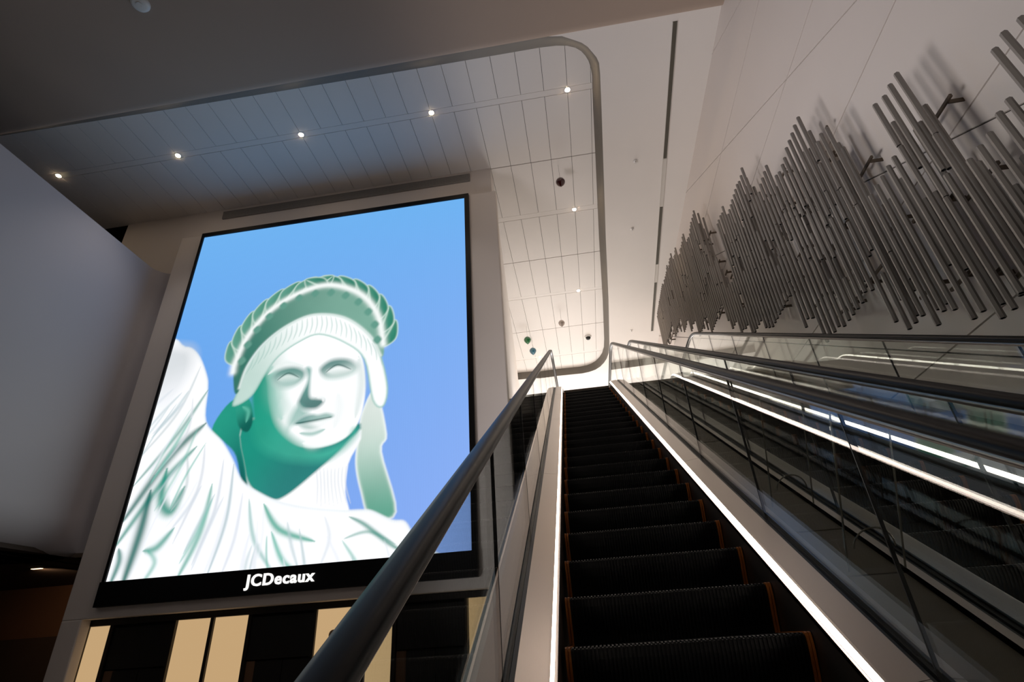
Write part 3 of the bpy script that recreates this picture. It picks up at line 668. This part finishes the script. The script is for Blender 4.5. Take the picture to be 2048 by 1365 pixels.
for (a, b, zt, zb) in blocks:
    for zz in np.arange(zb+.3, zt-.1, .8):
        mb = MB().box((3.455, a, zz), (3.475, b-.05, zz+.03))
        for yy in np.arange(a+.06, b-.10, .4):
            mb.prism([(3.47, zz-.01), (XW, zz-.01), (XW, zz+.03), (3.47, zz+.03)], 'y', yy, yy+.012)
        o = mb.build('mounting_rail', 'bracket', ts); o.matrix_parent_inverse = inv

# ================================================================== SMALL THINGS on the ceilings
spots_ = [(.71, 7.585, 'rightmost of the five downlights in the ceiling row before the screen'), (-2.30, 7.585, 'brightest downlight in the row, above the right half of the screen'), (-5.33, 7.585, 'middle downlight of the row before the screen'), (-8.34, 7.585, 'downlight above the left edge of the screen'), (-11.4, 7.585, 'leftmost downlight near the balcony fascia'), (.69, 11.31, 'downlight behind the dark red glass drop'), (.65, 15.295, 'small downlight further back over the escalator'), (-1.12, 19.82, 'faint downlight by the return wall beside the blue drop')]
for i, (x, y, lab) in enumerate(spots_):
    d = thing('downlight', lab, 'light', (x, y, ZR), 'recessed ceiling downlights')
    MB().lathe([(.030, .010), (.052, .0), (.058, -.004), (.062, .0), (.062, .02)], 20).build('trim_ring', 'white_plastic', d, smooth=True)
    MB().cyl((0, 0), .042, -.008, .006, 20).build('lamp', 'lamp', d)
    sp = spot('downlight_beam', (x, y, ZR-.03), (x, y, 0), 120 if i < 5 else 130, WARM, 80, .8, .03); sp.parent = d; sp.matrix_parent_inverse = Matrix.Translation(-d.location)
def drop(x, y, z, r, m, lab):
    d = thing('glass_pendant', lab, 'pendant', (x, y, z), 'coloured glass drops hanging from the ceiling')
    pr = [(.001, -1.35), (.10, -1.22), (.42, -.92), (.78, -.52), (.97, -.08), (.98, .25), (.80, .65), (.45, .92), (.12, 1.03), (.001, 1.04)]
    MB().lathe([(a*r, b*r) for a, b in pr], 24).build('drop', m, d, smooth=True)
    MB().cyl((0, 0), .18*r, .98*r, 1.2*r, 12).build('cap', 'chrome', d)
    MB().cyl((0, 0), .006, 1.2*r, ZR-z+.01, 8).build('wire', 'chrome', d)
drop(.36, 9.63, 9.7, .115, 'red_glass', 'dark red glass drop hanging near the ceiling recess edge')
drop(-.05, 16.3, 9.7, .115, 'clear_glass', 'clear glass drop hanging above the escalator head')
drop(-1.37, 17.2, 9.7, .135, 'green_glass', 'green glass drop hanging beside the return wall')
drop(-1.27, 18.1, 9.7, .135, 'blue_glass', 'teal blue glass drop hanging just below the green one')
cd = thing('dome_camera', 'small black and white dome camera on the far ceiling', 'camera', (.90, 18.55, ZR))
MB().lathe([(.001, -.05), (.12, -.05), (.135, -.02), (.135, .0)], 20).build('housing', 'white_plastic', cd, smooth=True)
MB().lathe([(.001, -.15), (.05, -.145), (.085, -.11), (.095, -.05)], 20).build('dome', 'black', cd, smooth=True)
for x, y, lab in ((2.21, 9.60, 'small sprinkler on the ceiling band nearest the foreground soffit'), (2.25, 12.1, 'small sprinkler halfway along the ceiling band'), (2.51, 17.95, 'small sprinkler at the far end of the ceiling band')):
    d = thing('sprinkler', lab, 'sprinkler', (x, y, ZC), 'sprinkler heads on the ceiling band')
    MB().lathe([(.001, -.012), (.05, -.012), (.055, .0)], 16).build('escutcheon', 'white_plastic', d, smooth=True)
    MB().cyl((0, 0), .014, -.07, 0, 10).build('stem', 'white_plastic', d); MB().cyl((0, 0), .03, -.078, -.07, 12).build('deflector', 'white_plastic', d)
sd = thing('smoke_detector', 'white round smoke detector on the foreground soffit', 'detector', (-6.45, 4.24, ZC-.11))
MB().lathe([(.001, -.06), (.10, -.06), (.14, -.045), (.15, -.02), (.15, 0)], 28).build('housing', 'white_plastic', sd, smooth=True); MB().cyl((0, 0), .05, -.072, -.055, 16).build('sensor', 'white_plastic', sd)
# linear slots in the ceiling band
def slotp(y): return 2.73+(3.06-2.73)*(y-6.3)/(13.9-6.3)
for y0, y1, m, lab in ((6.30, 9.66, 'slot_dark', 'dark linear slot in the ceiling band nearest the camera'), (9.68, 11.35, 'strip_grey', 'pale linear slot cover between the first two dark slots'), (11.37, 13.95, 'slot_dark', 'dark linear slot halfway along the ceiling band'), (13.97, 14.95, 'strip_grey', 'short pale linear slot cover in the ceiling band'), (14.97, 18.2, 'slot_dark', 'farthest dark linear slot above the escalator rails')):
    d = thing('linear_slot', lab, 'ceiling slot', (slotp(y0), y0, ZC), 'linear slots along the ceiling band')
    x0, x1 = slotp(y0), slotp(y1); wd = .095
    for nm, mm, a, b, h in (('trough', m, .006, wd-.006, .010), ('side_trim', 'strip_grey', 0, .006, .02), ('side_trim', 'strip_grey', wd-.006, wd, .02)):
        o = MB().prism([(x0+a, y0), (x0+b, y0), (x1+b, y1), (x1+a, y1)], 'z', ZC-h, ZC-.0005).build(nm, mm, d); o.matrix_parent_inverse = Matrix.Translation(-d.location)
ll = thing('lobby_lamp', 'small glowing slot lamp in the low soffit under the balcony', 'light', (-11.35, 10.42, 1.94))
MB().box((-.14, -.05, -.012), (.14, .05, .01)).build('housing', 'black', ll); MB().box((-.11, -.03, -.02), (.11, .03, -.01)).build('lens', 'lobby_lamp', ll)

sp = spot('lobby_lamp_beam', (-11.35, 10.42, 1.88), (-11.6, 12.9, .6), 35, (1.0, .62, .36), 130, .8, .05); sp.parent = ll; sp.matrix_parent_inverse = Matrix.Translation(-ll.location)
